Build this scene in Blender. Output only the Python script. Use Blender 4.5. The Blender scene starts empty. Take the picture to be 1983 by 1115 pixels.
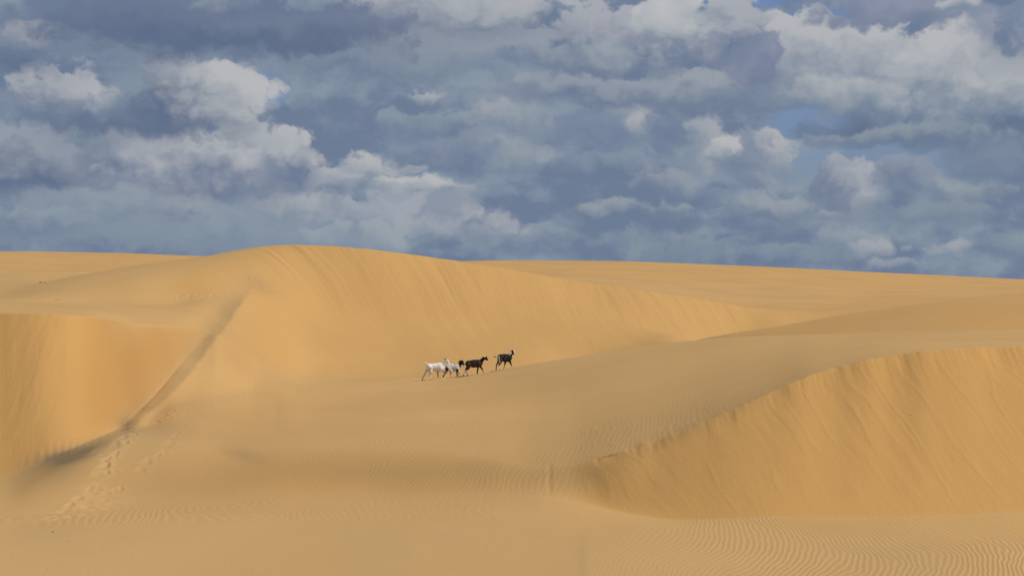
import bpy, math, random
import numpy as np
R = math.radians
scn = bpy.context.scene
F, CX, CY = 3856.0, 991.5, 557.5          # focal length and centre of the picture the layout was measured on
CAMZ = 8.0                                # eye height over the datum

# ------------------------------------------------------------------ camera
cam = bpy.data.cameras.new('camera'); camo = bpy.data.objects.new('camera', cam)
scn.collection.objects.link(camo); scn.camera = camo
cam.lens = 70.0; cam.sensor_width = 36.0; cam.clip_start = 0.1; cam.clip_end = 20000
camo.location = (0, 0, CAMZ); camo.rotation_euler = (R(90), 0, 0)

# ------------------------------------------------------------------ sun, exposure
SUN_AZ, SUN_EL = R(103), R(53)            # azimuth from +Y (view direction) towards +X
sl = bpy.data.lights.new('sun', 'SUN'); sl.energy = 3.4; sl.angle = R(0.8); sl.color = (1.0, 0.95, 0.87)
so = bpy.data.objects.new('sun', sl); scn.collection.objects.link(so)
so.rotation_euler = (R(90) - SUN_EL, 0, math.pi - SUN_AZ)
scn.view_settings.view_transform = 'Standard'; scn.view_settings.look = 'None'
scn.view_settings.exposure = 0.04; scn.view_settings.gamma = 1.0
scn.view_settings.use_curve_mapping = False
scn.cycles.use_denoising = True
scn.cycles.max_bounces = 4; scn.cycles.diffuse_bounces = 3

# ------------------------------------------------------------------ sky: Nishita blue with cumulus banks by direction
world = bpy.data.worlds.new('World'); scn.world = world; world.use_nodes = True
nt = world.node_tree; nt.nodes.clear(); N = nt.nodes; LK = nt.links
def s2l(c):
    return tuple(((v/255)/12.92 if v/255 <= .04045 else ((v/255+.055)/1.055)**2.4) for v in c)
def setin(sock, v):
    if isinstance(v, bpy.types.NodeSocket): LK.new(v, sock)
    else: sock.default_value = v
def mth(op, a, b=0.0, c=None, clamp=False):
    n = N.new('ShaderNodeMath'); n.operation = op; n.use_clamp = clamp
    setin(n.inputs[0], a); setin(n.inputs[1], b)
    if c is not None: setin(n.inputs[2], c)
    return n.outputs[0]
def vec(op, a, b=(0,0,0)):
    n = N.new('ShaderNodeVectorMath'); n.operation = op
    setin(n.inputs[0], a); setin(n.inputs[1], b)
    return n
def mrange(v, a, b, c=0.0, d=1.0, smooth=True):
    n = N.new('ShaderNodeMapRange'); n.interpolation_type = 'SMOOTHSTEP' if smooth else 'LINEAR'
    setin(n.inputs[0], v); n.inputs[1].default_value = a; n.inputs[2].default_value = b
    n.inputs[3].default_value = c; n.inputs[4].default_value = d
    return n.outputs[0]
def mixc(f, a, b):
    n = N.new('ShaderNodeMix'); n.data_type = 'RGBA'
    setin(n.inputs[0], f)
    for s, v in ((n.inputs[6], a), (n.inputs[7], b)):
        setin(s, v if isinstance(v, bpy.types.NodeSocket) else (*v, 1.0))
    return n.outputs[2]
tc = N.new('ShaderNodeTexCoord')
sx = N.new('ShaderNodeSeparateXYZ'); LK.new(tc.outputs['Generated'], sx.inputs[0])
az = mth('ARCTAN2', sx.outputs[0], sx.outputs[1])
hor = mth('SQRT', mth('ADD', mth('MULTIPLY', sx.outputs[0], sx.outputs[0]), mth('MULTIPLY', sx.outputs[1], sx.outputs[1])))
el = mth('ARCTAN2', sx.outputs[2], hor)
cb = N.new('ShaderNodeCombineXYZ')
LK.new(mth('MULTIPLY', az, F/100), cb.inputs[0]); LK.new(mth('MULTIPLY', el, F/100), cb.inputs[1])
UV = cb.outputs[0]                        # 1 unit = 1.49 degrees of sky
def noise(v, scale, detail, rough=0.5, lac=2.0, off=(0,0,0), stretch=(1,1,1), dist=0.0):
    a = vec('MULTIPLY', v, stretch).outputs[0]
    a = vec('ADD', a, off).outputs[0]
    n = N.new('ShaderNodeTexNoise'); n.noise_dimensions = '2D'
    LK.new(a, n.inputs['Vector']); n.inputs['Scale'].default_value = scale
    n.inputs['Detail'].default_value = detail; n.inputs['Roughness'].default_value = rough
    n.inputs['Lacunarity'].default_value = lac; n.inputs['Distortion'].default_value = dist
    return n
def centred(n, amp):
    a = vec('SUBTRACT', n.outputs['Color'], (.5,.5,.5)).outputs[0]
    s = N.new('ShaderNodeVectorMath'); s.operation = 'SCALE'; LK.new(a, s.inputs[0]); s.inputs['Scale'].default_value = amp
    return s.outputs[0]
w1 = centred(noise(UV, 0.6, 4, .5, off=(3.1,7.7,0), stretch=(.85,1.2,1)), 0.75)
w2 = centred(noise(UV, 2.4, 7, .58, off=(13.1,1.7,0)), 0.30)
PW = vec('ADD', vec('ADD', UV, w1).outputs[0], w2).outputs[0]
def vor(v, scale, detail):
    n = N.new('ShaderNodeTexVoronoi'); n.voronoi_dimensions = '2D'; n.feature = 'SMOOTH_F1'; n.normalize = False
    LK.new(v, n.inputs['Vector']); n.inputs['Scale'].default_value = scale; n.inputs['Detail'].default_value = detail
    n.inputs['Roughness'].default_value = .55; n.inputs['Smoothness'].default_value = .35; n.inputs['Lacunarity'].default_value = 2.2
    return n.outputs['Distance']
billow = mth('SUBTRACT', .40, vor(vec('MULTIPLY', PW, (1,1.25,1)).outputs[0], 1.7, 2.0))     # rounded heads of cumulus
fine = noise(vec('ADD', UV, w2).outputs[0], 1.3, 8, .56, off=(1.3,9.2,0), stretch=(.8,1.3,1)).outputs[0]
fineC = mth('SUBTRACT', fine, .5)
broad = noise(UV, 0.42, 5, .5, off=(31.3,2.2,0), stretch=(.5,1.5,1)).outputs[0]
edge_n = mth('MULTIPLY_ADD', billow, .34, mth('MULTIPLY', fineC, 1.15))
tone_n = mth('MULTIPLY_ADD', billow, .42, mth('MULTIPLY', fineC, 1.15))
sky = N.new('ShaderNodeTexSky'); sky.sky_type = 'NISHITA'; sky.sun_disc = False
sky.sun_elevation = SUN_EL; sky.sun_rotation = SUN_AZ; sky.altitude = 20; sky.air_density = 1.0; sky.dust_density = 1.2; sky.ozone_density = 2.0
_m = N.new('ShaderNodeMix'); _m.data_type = 'RGBA'; _m.blend_type = 'MULTIPLY'; _m.inputs[0].default_value = 1.0
LK.new(sky.outputs[0], _m.inputs[6]); _m.inputs[7].default_value = (0.052, 0.060, 0.086, 1); skc = _m.outputs[2]
veilcol = mixc(mrange(mth('ADD', broad, mth('MULTIPLY', fineC, .7)), .34, .68), s2l((108,123,148)), s2l((134,148,163)))
col = veilcol
def uvp(px, py):
    a = math.atan((px-CX)/F); e = math.atan((CY-py)/F*math.cos(a))
    return a*F/100, e*F/100
def gap(px, py, rx, ry, alpha, s0=.5, s1=1.2):
    global col
    u, v = uvp(px, py)
    q = vec('MULTIPLY', vec('SUBTRACT', PW, (u,v,0)).outputs[0], (100/rx,100/ry,0)).outputs[0]
    ln = vec('LENGTH', q).outputs['Value']
    col = mixc(mrange(ln, s1, s0, 0, alpha), col, skc)
def cloud(px, py, rx, ry, light, dark, alpha=1.0, ld=(.35,.9), top=.16, base=.8, cut=0.0, en=1.0):
    """one cumulus: billowed crisp head, soft dim base; ld is the side the sun reaches"""
    global col
    if rx*ry < 3600: light = tuple(v-5 for v in light); alpha *= .95; top = max(top, .45); rx *= 1.12; ry *= 1.2; en = 1.35
    else: top = max(top, .2); rx *= 1.05; ry *= 1.06
    u, v = uvp(px, py)
    q = vec('MULTIPLY', vec('SUBTRACT', PW, (u,v,0)).outputs[0], (100/rx,100/ry,0)).outputs[0]
    sq = N.new('ShaderNodeSeparateXYZ'); LK.new(q, sq.inputs[0])
    ln = vec('LENGTH', q).outputs['Value']
    r = mth('SUBTRACT', 1.0, ln) if en == 0 else mth('ADD', mth('SUBTRACT', 1.0, ln), mth('MULTIPLY', edge_n, en))
    sft = mrange(sq.outputs[1], -.7, .45, base, top)
    m = mrange(mth('DIVIDE', r, sft), -.5, .6, 0, alpha)
    d = vec('DOT_PRODUCT', q, (ld[0], ld[1], 0)).outputs['Value']
    t = mrange(mth('ADD', tone_n, d), -.98+cut, .52+cut)
    col = mixc(m, col, mixc(t, s2l(dark), s2l(light)))
TOP = (187,188,190)
L1c, L2c, L3c, L4c = (178,180,184), (167,171,178), (152,162,170), (138,151,163)
D1, D2, D3 = (90,105,133), (106,121,146), (122,137,155)
gap(1400, 0, 130, 24, 1.0); gap(1640, 40, 140, 34, 1.0); gap(1560, 240, 70, 44, .85); gap(1650, 312, 170, 36, .8); gap(1860, 325, 90, 36, .6)
gap(515, 165, 40, 40, .6); gap(835, 345, 50, 18, .6)
for c in [
 # low banks by the horizon
 (150,455,240,34,L4c,D3,.8,(.2,.9),.5), (430,470,240,30,L4c,D3,.6,(.2,.9),.5), (1130,468,230,30,L4c,D2,.6,(.2,.9),.5), (1330,480,150,22,L4c,D3,.6,(.2,.9),.5),
 (1540,480,150,20,L4c,D3,.7,(.3,.9),.4), (1640,455,80,20,L3c,D3,.8), (1700,474,50,18,L2c,D3,.85), (1742,500,52,13,L2c,D3,.85), (1758,470,18,13,L2c,D3,.9), (1832,486,42,17,L2c,D3,.85),
 (1950,480,70,34,L4c,D2,.7,(.2,.9),.4),
 (200,395,210,58,(146,156,167),D3,.95,(.3,.9),.25), (60,430,130,34,L4c,D2,.8), (440,440,190,60,(140,152,165),D3,.9,(.3,.9),.3), (340,395,70,36,L2c,D3,.9,(.6,.8),.2),
 (760,430,190,64,(158,164,174),D3,.95,(.4,.8),.2), (560,400,75,34,L1c,D3,.9), (650,350,80,30,TOP,(140,150,165),.95,(.3,.9),.12), (715,322,62,28,TOP,(140,150,165),.95,(.3,.9),.12),
 (806,322,20,13,TOP,L3c,.9), (800,364,90,22,TOP,(140,150,165),.95,(.4,.9),.15), (870,398,46,30,(128,141,160),(118,132,154),.6,(.4,.8),.2,.4), (690,372,56,15,(130,143,160),D3,.45,(.4,.8),.2,.4),
 (640,398,34,18,(130,143,160),D3,.45,(.4,.8),.2,.4), (950,440,66,34,L2c,D3,.85), (700,460,120,34,L3c,D3,.8,(.4,.8),.3),
 # middle tier
 (900,290,150,44,(136,148,163),(110,123,149),.8,(.3,.9),.3), (1000,300,62,30,L3c,D3,.85), (820,232,100,36,L4c,(112,125,151),.8,(.3,.9),.3), (960,222,46,26,L2c,D3,.85), (820,176,40,10,L1c,D3,.8),
 (1020,240,50,34,L3c,D3,.8), (1190,250,120,46,(122,135,158),(108,122,150),.85,(.3,.9),.3), (1190,320,150,26,(130,143,161),D2,.7,(.3,.9),.4),
 (1222,222,56,34,L1c,D3,.9,(.5,.8),.16), (1235,250,24,28,L1c,D3,.8), (1290,262,52,40,(116,130,155),(108,122,150),.8,(.4,.8),.3,.5), (1365,285,46,60,L2c,D3,.95,(.8,.5),.14),
 (1190,402,95,18,L3c,D2,.85,(.3,.9),.3), (1302,410,44,27,L3c,D2,.85), (1296,356,66,28,(148,157,169),D2,.9), (1460,305,62,44,(142,152,168),D2,.9,(.5,.7),.18),
 (1408,294,36,20,TOP,D3,.95,(.3,.9),.12), (1500,276,40,24,TOP,(118,132,154),.95,(.6,.8),.12), (1530,312,22,40,L2c,D3,.85), (1500,345,60,24,L3c,D2,.8),
 (1520,402,78,34,L3c,D2,.9,(.3,.9),.16), (1596,414,26,12,L2c,D3,.8), (1640,358,66,64,L2c,D2,.95,(.8,.45),.16), (1755,342,72,36,(144,154,169),D2,.85), (1855,372,62,32,L3c,D2,.85), (1935,358,52,26,L3c,D2,.85),
 (1930,310,90,30,(128,140,160),D2,.8), (1800,410,140,24,L4c,D2,.7,(.3,.9),.4),
 # left banks, back to front
 (70,300,160,70,(150,158,169),D1,.95,(.2,.95),.2), (225,292,74,52,L2c,D2,.95,(.6,.7),.16), (430,312,215,80,L1c,D2,1.0,(.15,.95),.12), (565,302,70,56,L1c,D2,.95,(.3,.9),.14), (470,262,110,20,L1c,L3c,.8,(.3,.9),.15),
 (250,226,220,52,D3,D1,.95,(.2,.9),.4), (110,175,104,58,L1c,D2,1.0,(.35,.9),.18), (385,185,140,80,L1c,D1,1.0,(.75,.75),.14), (420,162,80,44,TOP,L3c,.7,(.6,.8),.3,.8), (165,105,190,50,(134,146,162),D2,.7,(.3,.9),.4),
 (75,55,62,22,TOP,D3,.85,(.3,.9),.14), (75,80,40,18,L1c,D3,.7), (20,74,40,30,L2c,D2,.8), (40,115,60,22,D2,D1,.7,(.3,.9),.4),
 # right banks
 (1840,240,320,34,D2,D1,.9,(.2,.9),.5), (1760,264,170,19,L3c,D2,.85,(.2,.9),.35),
 (1905,150,160,108,L1c,D3,1.0,(.3,.95),.12), (1700,130,170,106,L1c,D3,1.0,(.2,.95),.12), (1560,115,150,104,(176,178,183),D3,1.0,(.1,.95),.12), (1640,182,130,34,L1c,D3,.6,(.4,.6),.5),
 (1740,14,170,42,(138,146,165),(116,128,152),.95,(.2,.9),.25,.4), (1862,10,40,16,TOP,D3,.9), (1955,60,80,60,(130,142,163),D2,.75,(.3,.8),.3),
 (1250,178,290,40,(150,158,168),D2,1.0,(.3,.95),.14), (1450,200,150,24,D3,D2,.8,(.3,.9),.5), (1462,128,72,62,(134,143,163),(112,124,150),1.0,(-.5,.7),.12,.5),
 (1400,66,84,72,L2c,D2,.95,(-.4,.8),.14,.5), (1220,76,240,76,(163,166,175),D2,1.0,(.1,.95),.14), (1310,36,70,60,TOP,L3c,.95,(.3,.6),.16), (1120,110,150,34,L3c,D2,.7,(.3,.9),.4),
 # upper left and centre
 (720,118,240,38,(134,144,159),D2,.9,(.2,.9),.3), (860,92,260,46,(148,155,167),D3,.9,(.3,.9),.25), (880,26,250,54,L2c,(120,131,150),1.0,(.2,.9),.2), (960,14,80,30,L1c,L3c,.7),
 (400,48,370,62,(106,119,145),D1,1.0,(-.1,.95),.4), (620,62,200,40,(112,124,147),D1,.8,(0,.9),.5), (420,0,60,14,L3c,D2,.7),
]:
    cloud(*c); _nc = globals().get('_nc', 0)+1
    if _nc % 5 == 0:                      # orders the evaluation of the node chain, adds nothing visible
        _s = N.new('ShaderNodeVectorMath'); _s.operation = 'SCALE'; LK.new(col, _s.inputs[0]); _s.inputs['Scale'].default_value = 1e-7
        PW = vec('ADD', PW, _s.outputs[0]).outputs[0]
bg = N.new('ShaderNodeBackground'); LK.new(col, bg.inputs[0]); bg.inputs[1].default_value = 1.0
wo = N.new('ShaderNodeOutputWorld'); LK.new(bg.outputs[0], wo.inputs[0])
world.cycles.sampling_method = 'NONE'

# ------------------------------------------------------------------ numpy noise
def _h(ix, iy, s):
    n = (ix.astype(np.int64)*374761393 + iy.astype(np.int64)*668265263 + s*974711) & 0xffffffff
    n = ((n ^ (n >> 13))*1274126177) & 0xffffffff
    n = (n ^ (n >> 16)) & 0xffffffff
    return n.astype(np.float64)/4294967295.0*2-1
def vnoise(x, y, s=0):
    x0 = np.floor(x); y0 = np.floor(y); fx = x-x0; fy = y-y0
    a = fx*fx*fx*(fx*(fx*6-15)+10); b = fy*fy*fy*(fy*(fy*6-15)+10)
    return ((_h(x0,y0,s)*(1-a)+_h(x0+1,y0,s)*a)*(1-b) + (_h(x0,y0+1,s)*(1-a)+_h(x0+1,y0+1,s)*a)*b)
def fbm(x, y, s=0, o=4, g=.5):
    r = 0; am = 1; t = 0
    for k in range(o):
        r = r+am*vnoise(x*2**k+17.3*k, y*2**k-9.1*k, s+k*7); t += am; am *= g
    return r/t
def sstep(a, b, x):
    t = np.clip((x-a)/(b-a), 0, 1); return t*t*(3-2*t)

# ------------------------------------------------------------------ terrain: crest, brow and foot lines of the dunes
def H(Y, z): return CY - z/Y*F            # screen row of a hidden point, so that every knot is (column, distance, row)
LINES = [
 # near ground under the frame
 [(-400,30,H(30,-5.2)), (991,30,H(30,-5.3)), (2400,30,H(30,-5.1))],
 # L1 foreground brow
 [(-400,44,1022),(0,44,1024),(160,44,1016),(300,44,1012),(600,44,1008),(900,43.5,1010),(1200,42.5,1022),(1400,42,1030),(1700,41.5,1040),(1983,41,1042),(2400,41,1042)],
 # L2 bottom of the middle slope / foot of the right slip face
 [(-400,47,1000),(0,47,996),(300,48.5,982),(600,50,962),(900,48.8,957),(1040,47.9,960),(1143,47,978),(1227,46,996),(1321,45.4,1005),(1500,45,1001),(1700,45,1001),(1983,45.2,993),(2400,46,985)],
 # L3 top of the middle slope / crest of the right slip face
 [(-400,50,970),(0,51,962),(85,52,922),(150,53,886),(250,56,842),(330,57,850),(450,58,862),(600,57,866),(800,55.5,870),(950,53,886),(1040,51,905),(1100,50.2,903),(1150,49.8,890),(1200,49.5,876),(1260,49.3,857),(1320,49.2,836),(1380,49.3,810),(1440,49.5,783),(1523,50,746),(1570,50.3,724),(1623,50.6,710),(1723,50.9,687),(1800,51.1,679),(1983,51.4,670),(2400,52,660)],
 # L4 foot of the left slip face / goats' brow / brow of the right dune
 [(-400,57,950),(0,57,928),(85,57.3,894),(150,58.3,864),(200,61,842),(240,64.5,826),(268,69.5,806),(305,75.5,772),(335,81,735),(368,87.5,697),(410,96,655),(500,95,745),(600,94,757),(700,95,750),(800,94.5,740),(850,94,735.5),(900,93.5,728),(950,93,719),(1000,92,709),(1100,90,692),(1200,89,677),(1300,88,663),(1440,84,651),(1640,79,645),(1983,75,638),(2400,72,632)],
 # L5 crest of the left slip face / foot of the bowl / hollow behind the brow
 [(-400,64,606),(0,64.8,605),(85,64.8,607),(170,66,613),(210,69,622),(250,73.5,633),(300,82,634),(340,89,635),(370,94,638),(400,98,648),(450,102.5,668),(500,105,690),(600,105,744),(700,108,738),(800,110,728),(850,111,722),(900,112,H(112,-4.75)),(1000,112,H(112,-4.8)),(1150,110,H(110,-4.7)),(1300,104,H(104,-4.0)),(1440,96,H(96,-3.1)),(1640,88,H(88,-2.7)),(1983,83,H(83,-2.3)),(2400,80,H(80,-2.2))],
 # L6 left plateau / middle of the bowl face / second ridge
 [(-400,95,575),(0,98,583),(150,102,588),(250,104,592),(300,106,592),(340,108,591),(400,110.5,580),(450,112,578),(500,112,618),(600,114.5,664),(700,116,668),(850,117.5,670),(1000,118.5,672),(1150,119,H(119,-4.1)),(1300,112.5,H(112.5,-3.45)),(1350,109.5,657),(1440,106,641),(1560,103,621),(1680,101,601),(1800,99.5,585),(1983,98,565),(2400,96,540)],
 # L7
 [(-400,111,590),(0,111,577),(90,112,562),(200,113.5,545),(300,115,531),(400,116,529),(460,116.5,538),(520,117.5,552),(620,120,574),(700,120.5,588),(850,122,601),(1000,124,612),(1150,125.5,622),(1300,126.5,646),(1440,127,H(127,-4.2)),(1560,126,H(126,-4.0)),(1640,123,H(123,-3.5)),(1800,118,H(118,-2.6)),(1983,115,H(115,-1.8)),(2400,112,H(112,-1.5))],
 # L8 crest of the main dune
 [(-400,124,585),(0,124,564),(90,124,546),(200,124.5,525),(300,124.5,509),(400,125,496),(450,125,486),(500,124.5,478),(550,124.5,474),(620,124.5,475.5),(700,125,481),(800,126.3,493),(900,128,507),(1000,129.5,524),(1100,131,541),(1200,132.5,556),(1300,134,571),(1400,135.5,586),(1465,136.5,597),(1560,139,604),(1640,142,598),(1800,146,590),(1983,150,580),(2400,155,575)],
 # L9 trough behind it
 [(-400,160,H(160,-.9)),(0,160,H(160,.35)),(90,160,545),(200,160,H(160,.2)),(400,165,H(165,-.2)),(700,170,H(170,-1)),(1000,175,H(175,-.6)),(1200,178,560),(1350,180,573),(1500,182,584),(1640,184,584),(1750,186,578),(1850,188,574),(1983,190,570),(2400,190,565)],
 # L10
 [(-400,235,528),(0,235,524),(200,235,526),(400,240,H(240,2)),(700,240,H(240,1.5)),(900,240,536),(1100,240,533),(1300,240,541),(1500,240,549),(1700,242,560),(1850,245,562),(1983,245,560),(2400,245,560)],
 # L11 skyline
 [(-400,340,486),(0,340,488),(150,340,490),(300,340,494),(400,340,498),(500,345,503),(700,350,508),(850,350,508),(950,350,505.5),(1150,350,506),(1300,350,510),(1500,350,518),(1700,350,527.5),(1983,350,541),(2400,350,560)],
 [(-400,520,H(520,-4)),(991,520,H(520,-4)),(2400,520,H(520,-5))],
]
FLOOR = [(150,58,872),(200,60,852),(250,61,838),(300,67.5,816),(340,71,797),(370,73.5,790),(400,76,784),(450,81,777),(500,86,771),(560,88,766),(620,88,764)]
def pchip(xk, yk, x):
    xk = np.asarray(xk, float); yk = np.asarray(yk, float); h = np.diff(xk); d = np.diff(yk)/h
    m = np.zeros(len(xk))
    for i in range(1, len(xk)-1):
        if d[i-1]*d[i] > 0:
            w1_ = 2*h[i]+h[i-1]; w2_ = h[i]+2*h[i-1]; m[i] = (w1_+w2_)/(w1_/d[i-1]+w2_/d[i])
    # ends left flat
    xc = np.clip(x, xk[0], xk[-1]); i = np.clip(np.searchsorted(xk, xc)-1, 0, len(h)-1)
    t = (xc-xk[i])/h[i]; hh = h[i]
    return ((2*t**3-3*t**2+1)*yk[i] + (t**3-2*t**2+t)*hh*m[i] + (-2*t**3+3*t**2)*yk[i+1] + (t**3-t**2)*hh*m[i+1])
_k = [(o_, math.exp(-(o_/26.0)**2)) for o_ in range(-48, 49, 8)]; SMO = [(o_, w_/sum(q[1] for q in _k)) for o_, w_ in _k]
def knots(px):
    px = np.atleast_1d(np.asarray(px, float)); n = len(px)
    Y = [np.full(n, 1.0), np.full(n, 9.0), np.full(n, 20.0)]; Z = [np.full(n, -1.75), np.full(n, -2.6), np.full(n, -4.7)]
    for i, L in enumerate(LINES):
        a = np.array(L, float)
        y = sum(w_*pchip(a[:,0], a[:,1], px+o_) for o_, w_ in SMO); r = sum(w_*pchip(a[:,0], a[:,2], px+o_) for o_, w_ in SMO)
        # natural unevenness of the edges
        if i == 3:
            k = sstep(1100, 1250, px)
            y = y + k*.3*fbm(px/130, px*0, 5, 2, .5)
        if i == 5:
            k = 1-sstep(170, 260, px); y = y + k*.3*fbm(px/90, px*0, 8, 2)
        if i == 8:
            k = sstep(560, 700, px)*(1-sstep(1430, 1480, px)); r = r + k*1.1*fbm(px/34, px*0, 11, 4)
        if i == 2: r = r + 2*fbm(px/170, px*0, 12, 3)
        Y.append(y); Z.append((CY-r)/F*y)
    # valley floor in front of the spur: an extra line between L3 and L4, midway elsewhere
    a = np.array(FLOOR, float); fy = pchip(a[:,0], a[:,1], px); fz = (CY-pchip(a[:,0], a[:,2], px))/F*fy
    w = sstep(200, 300, px)*(1-sstep(490, 620, px)); my = .5*(Y[6]+Y[7]); mz = .5*(Z[6]+Z[7])
    fy = fy*w+my*(1-w); fz = fz*w+mz*(1-w); fy = np.clip(fy, Y[6]+.5, Y[7]-.5)
    Y.insert(7, fy); Z.insert(7, fz)
    Y.append(np.full(n, 1200.0)); Z.append(np.full(n, -7.0))
    Y.append(np.full(n, 9000.0)); Z.append(np.full(n, -14.0))
    Y = np.array(Y); Z = np.array(Z)
    h = np.diff(Y, axis=0); d = np.diff(Z, axis=0)/h
    mi = np.zeros_like(Y); q_ = d[:-1]*d[1:]/(d[:-1]**2+d[1:]**2+1e-5)
    hm = sstep(0, .5, q_)*(d[:-1]+d[1:])/2
    mi[1:-1] = hm; mo = mi.copy()
    def mix(arr, i, val, w): arr[i] = arr[i]*(1-w)+val*w
    B = 3                                                   # LINES[i] is knot B+i
    w = sstep(1110, 1340, px)                               # right slip face: sharp foot and crest
    mix(mo, B+2, d[B+2]*.9, w); mix(mi, B+3, d[B+2]*1.0, w); mix(mo, B+3, d[B+3]*1.0, sstep(1000, 1330, px))
    mix(mi, B+2, d[B+1]*.5, w)
    w = 1-sstep(180, 300, px)                               # left slip face
    mix(mi, B+6, d[B+5]*1.02, w); mix(mo, B+6, d[B+6], w)
    w = 1-sstep(60, 310, px); mix(mo, B+5, d[B+5]*.75, w)
    w = sstep(330, 620, px)*(1-sstep(1440, 1520, px))       # main dune: knife crest
    mix(mi, B+9, d[B+8]*.95, w); mix(mo, B+9, -0.03+0*px, w)
    w = sstep(480, 620, px)*(1-sstep(1150, 1290, px)); mix(mi, B+8, d[B+8]*.97, w); mix(mo, B+8, d[B+8]*.97, w); mix(mi, B+7, d[B+7]*.95, w); mix(mo, B+7, d[B+7]*.95, w)
    w = sstep(780, 950, px)                                 # brow the goats walk on
    mix(mo, B+5, -.10+0*px, w)
    w = sstep(1280, 1400, px); mix(mo, B+7, -.12+0*px, w)
    return Y, Z, mi, mo
def herm(z0, z1, m0, m1, h, t):
    return (2*t**3-3*t**2+1)*z0 + (t**3-2*t**2+t)*h*m0 + (-2*t**3+3*t**2)*z1 + (t**3-t**2)*h*m1

# spurs: a knife edge falling away to the left (polyline in column, row, distance, height)
def W_(px, Y): return ((px-CX)/F*Y, Y)
SPUR_PIC = [(506,540,0),(490,560,.12),(470,590,.24),(448,625,.32),(425,660,.34),(400,697,.34),(372,735,.32),(340,770,.28),(300,802,.2),(262,826,.0)]; SPUR = []
def ridge(X, Y, pts, wl, wr):
    """smooth crest along a line: height, and signed distance (+ on the right flank)"""
    P = []
    for (a, b) in zip(pts[:-1], pts[1:]):
        ax, ay = W_(a[0], a[1]); bx, by = W_(b[0], b[1]); L = math.hypot(bx-ax, by-ay)
        for t in (.125, .375, .625, .875): P.append((ax+(bx-ax)*t, ay+(by-ay)*t, a[2]*(1-t)+b[2]*t, (bx-ax)/L, (by-ay)/L))
    xs = [p[0] for p in P]; ys = [p[1] for p in P]
    m = (X > min(xs)-14) & (X < max(xs)+16) & (Y > min(ys)-12) & (Y < max(ys)+12)
    H_ = np.zeros_like(X); SD = np.full(X.shape, 50.0)
    if not m.any(): return H_, SD
    x = X[m]; y = Y[m]; D_ = [np.hypot(x-p[0], y-p[1]) for p in P]
    d0 = np.minimum.reduce(D_); sw = 0; sa = 0; sc = 0
    for p, dd in zip(P, D_):
        w = np.exp(-(dd-d0)/(.35+.22*d0)); sw = sw+w; sa = sa+w*p[2]; sc = sc+w*(p[3]*(y-p[1])-p[4]*(x-p[0]))
    c = sc/sw; A = sa/sw                                      # perpendicular offset, averaged
    along = np.sqrt(np.maximum(d0**2-c**2, 0)); dist = np.sqrt(c**2+np.maximum(along-1.3, 0)**2)
    w = wl+(wr-wl)*sstep(-1, 1, c/(.12+.5*d0))
    edge = np.clip((12-d0)/5, 0, 1); edge = edge*edge*(3-2*edge)
    H_[m] = A*np.exp(-(np.sqrt((dist/w)**2+.0064)-.08))*edge; SD[m] = np.sign(c)*dist
    return H_, SD
def ripple(ph, sharp=.35):
    p = ph-np.floor(ph)
    return np.where(p < .62, .5-.5*np.cos(np.pi*p/.62), .5+.5*np.cos(np.pi*(p-.62)/.38))-.5
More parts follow.
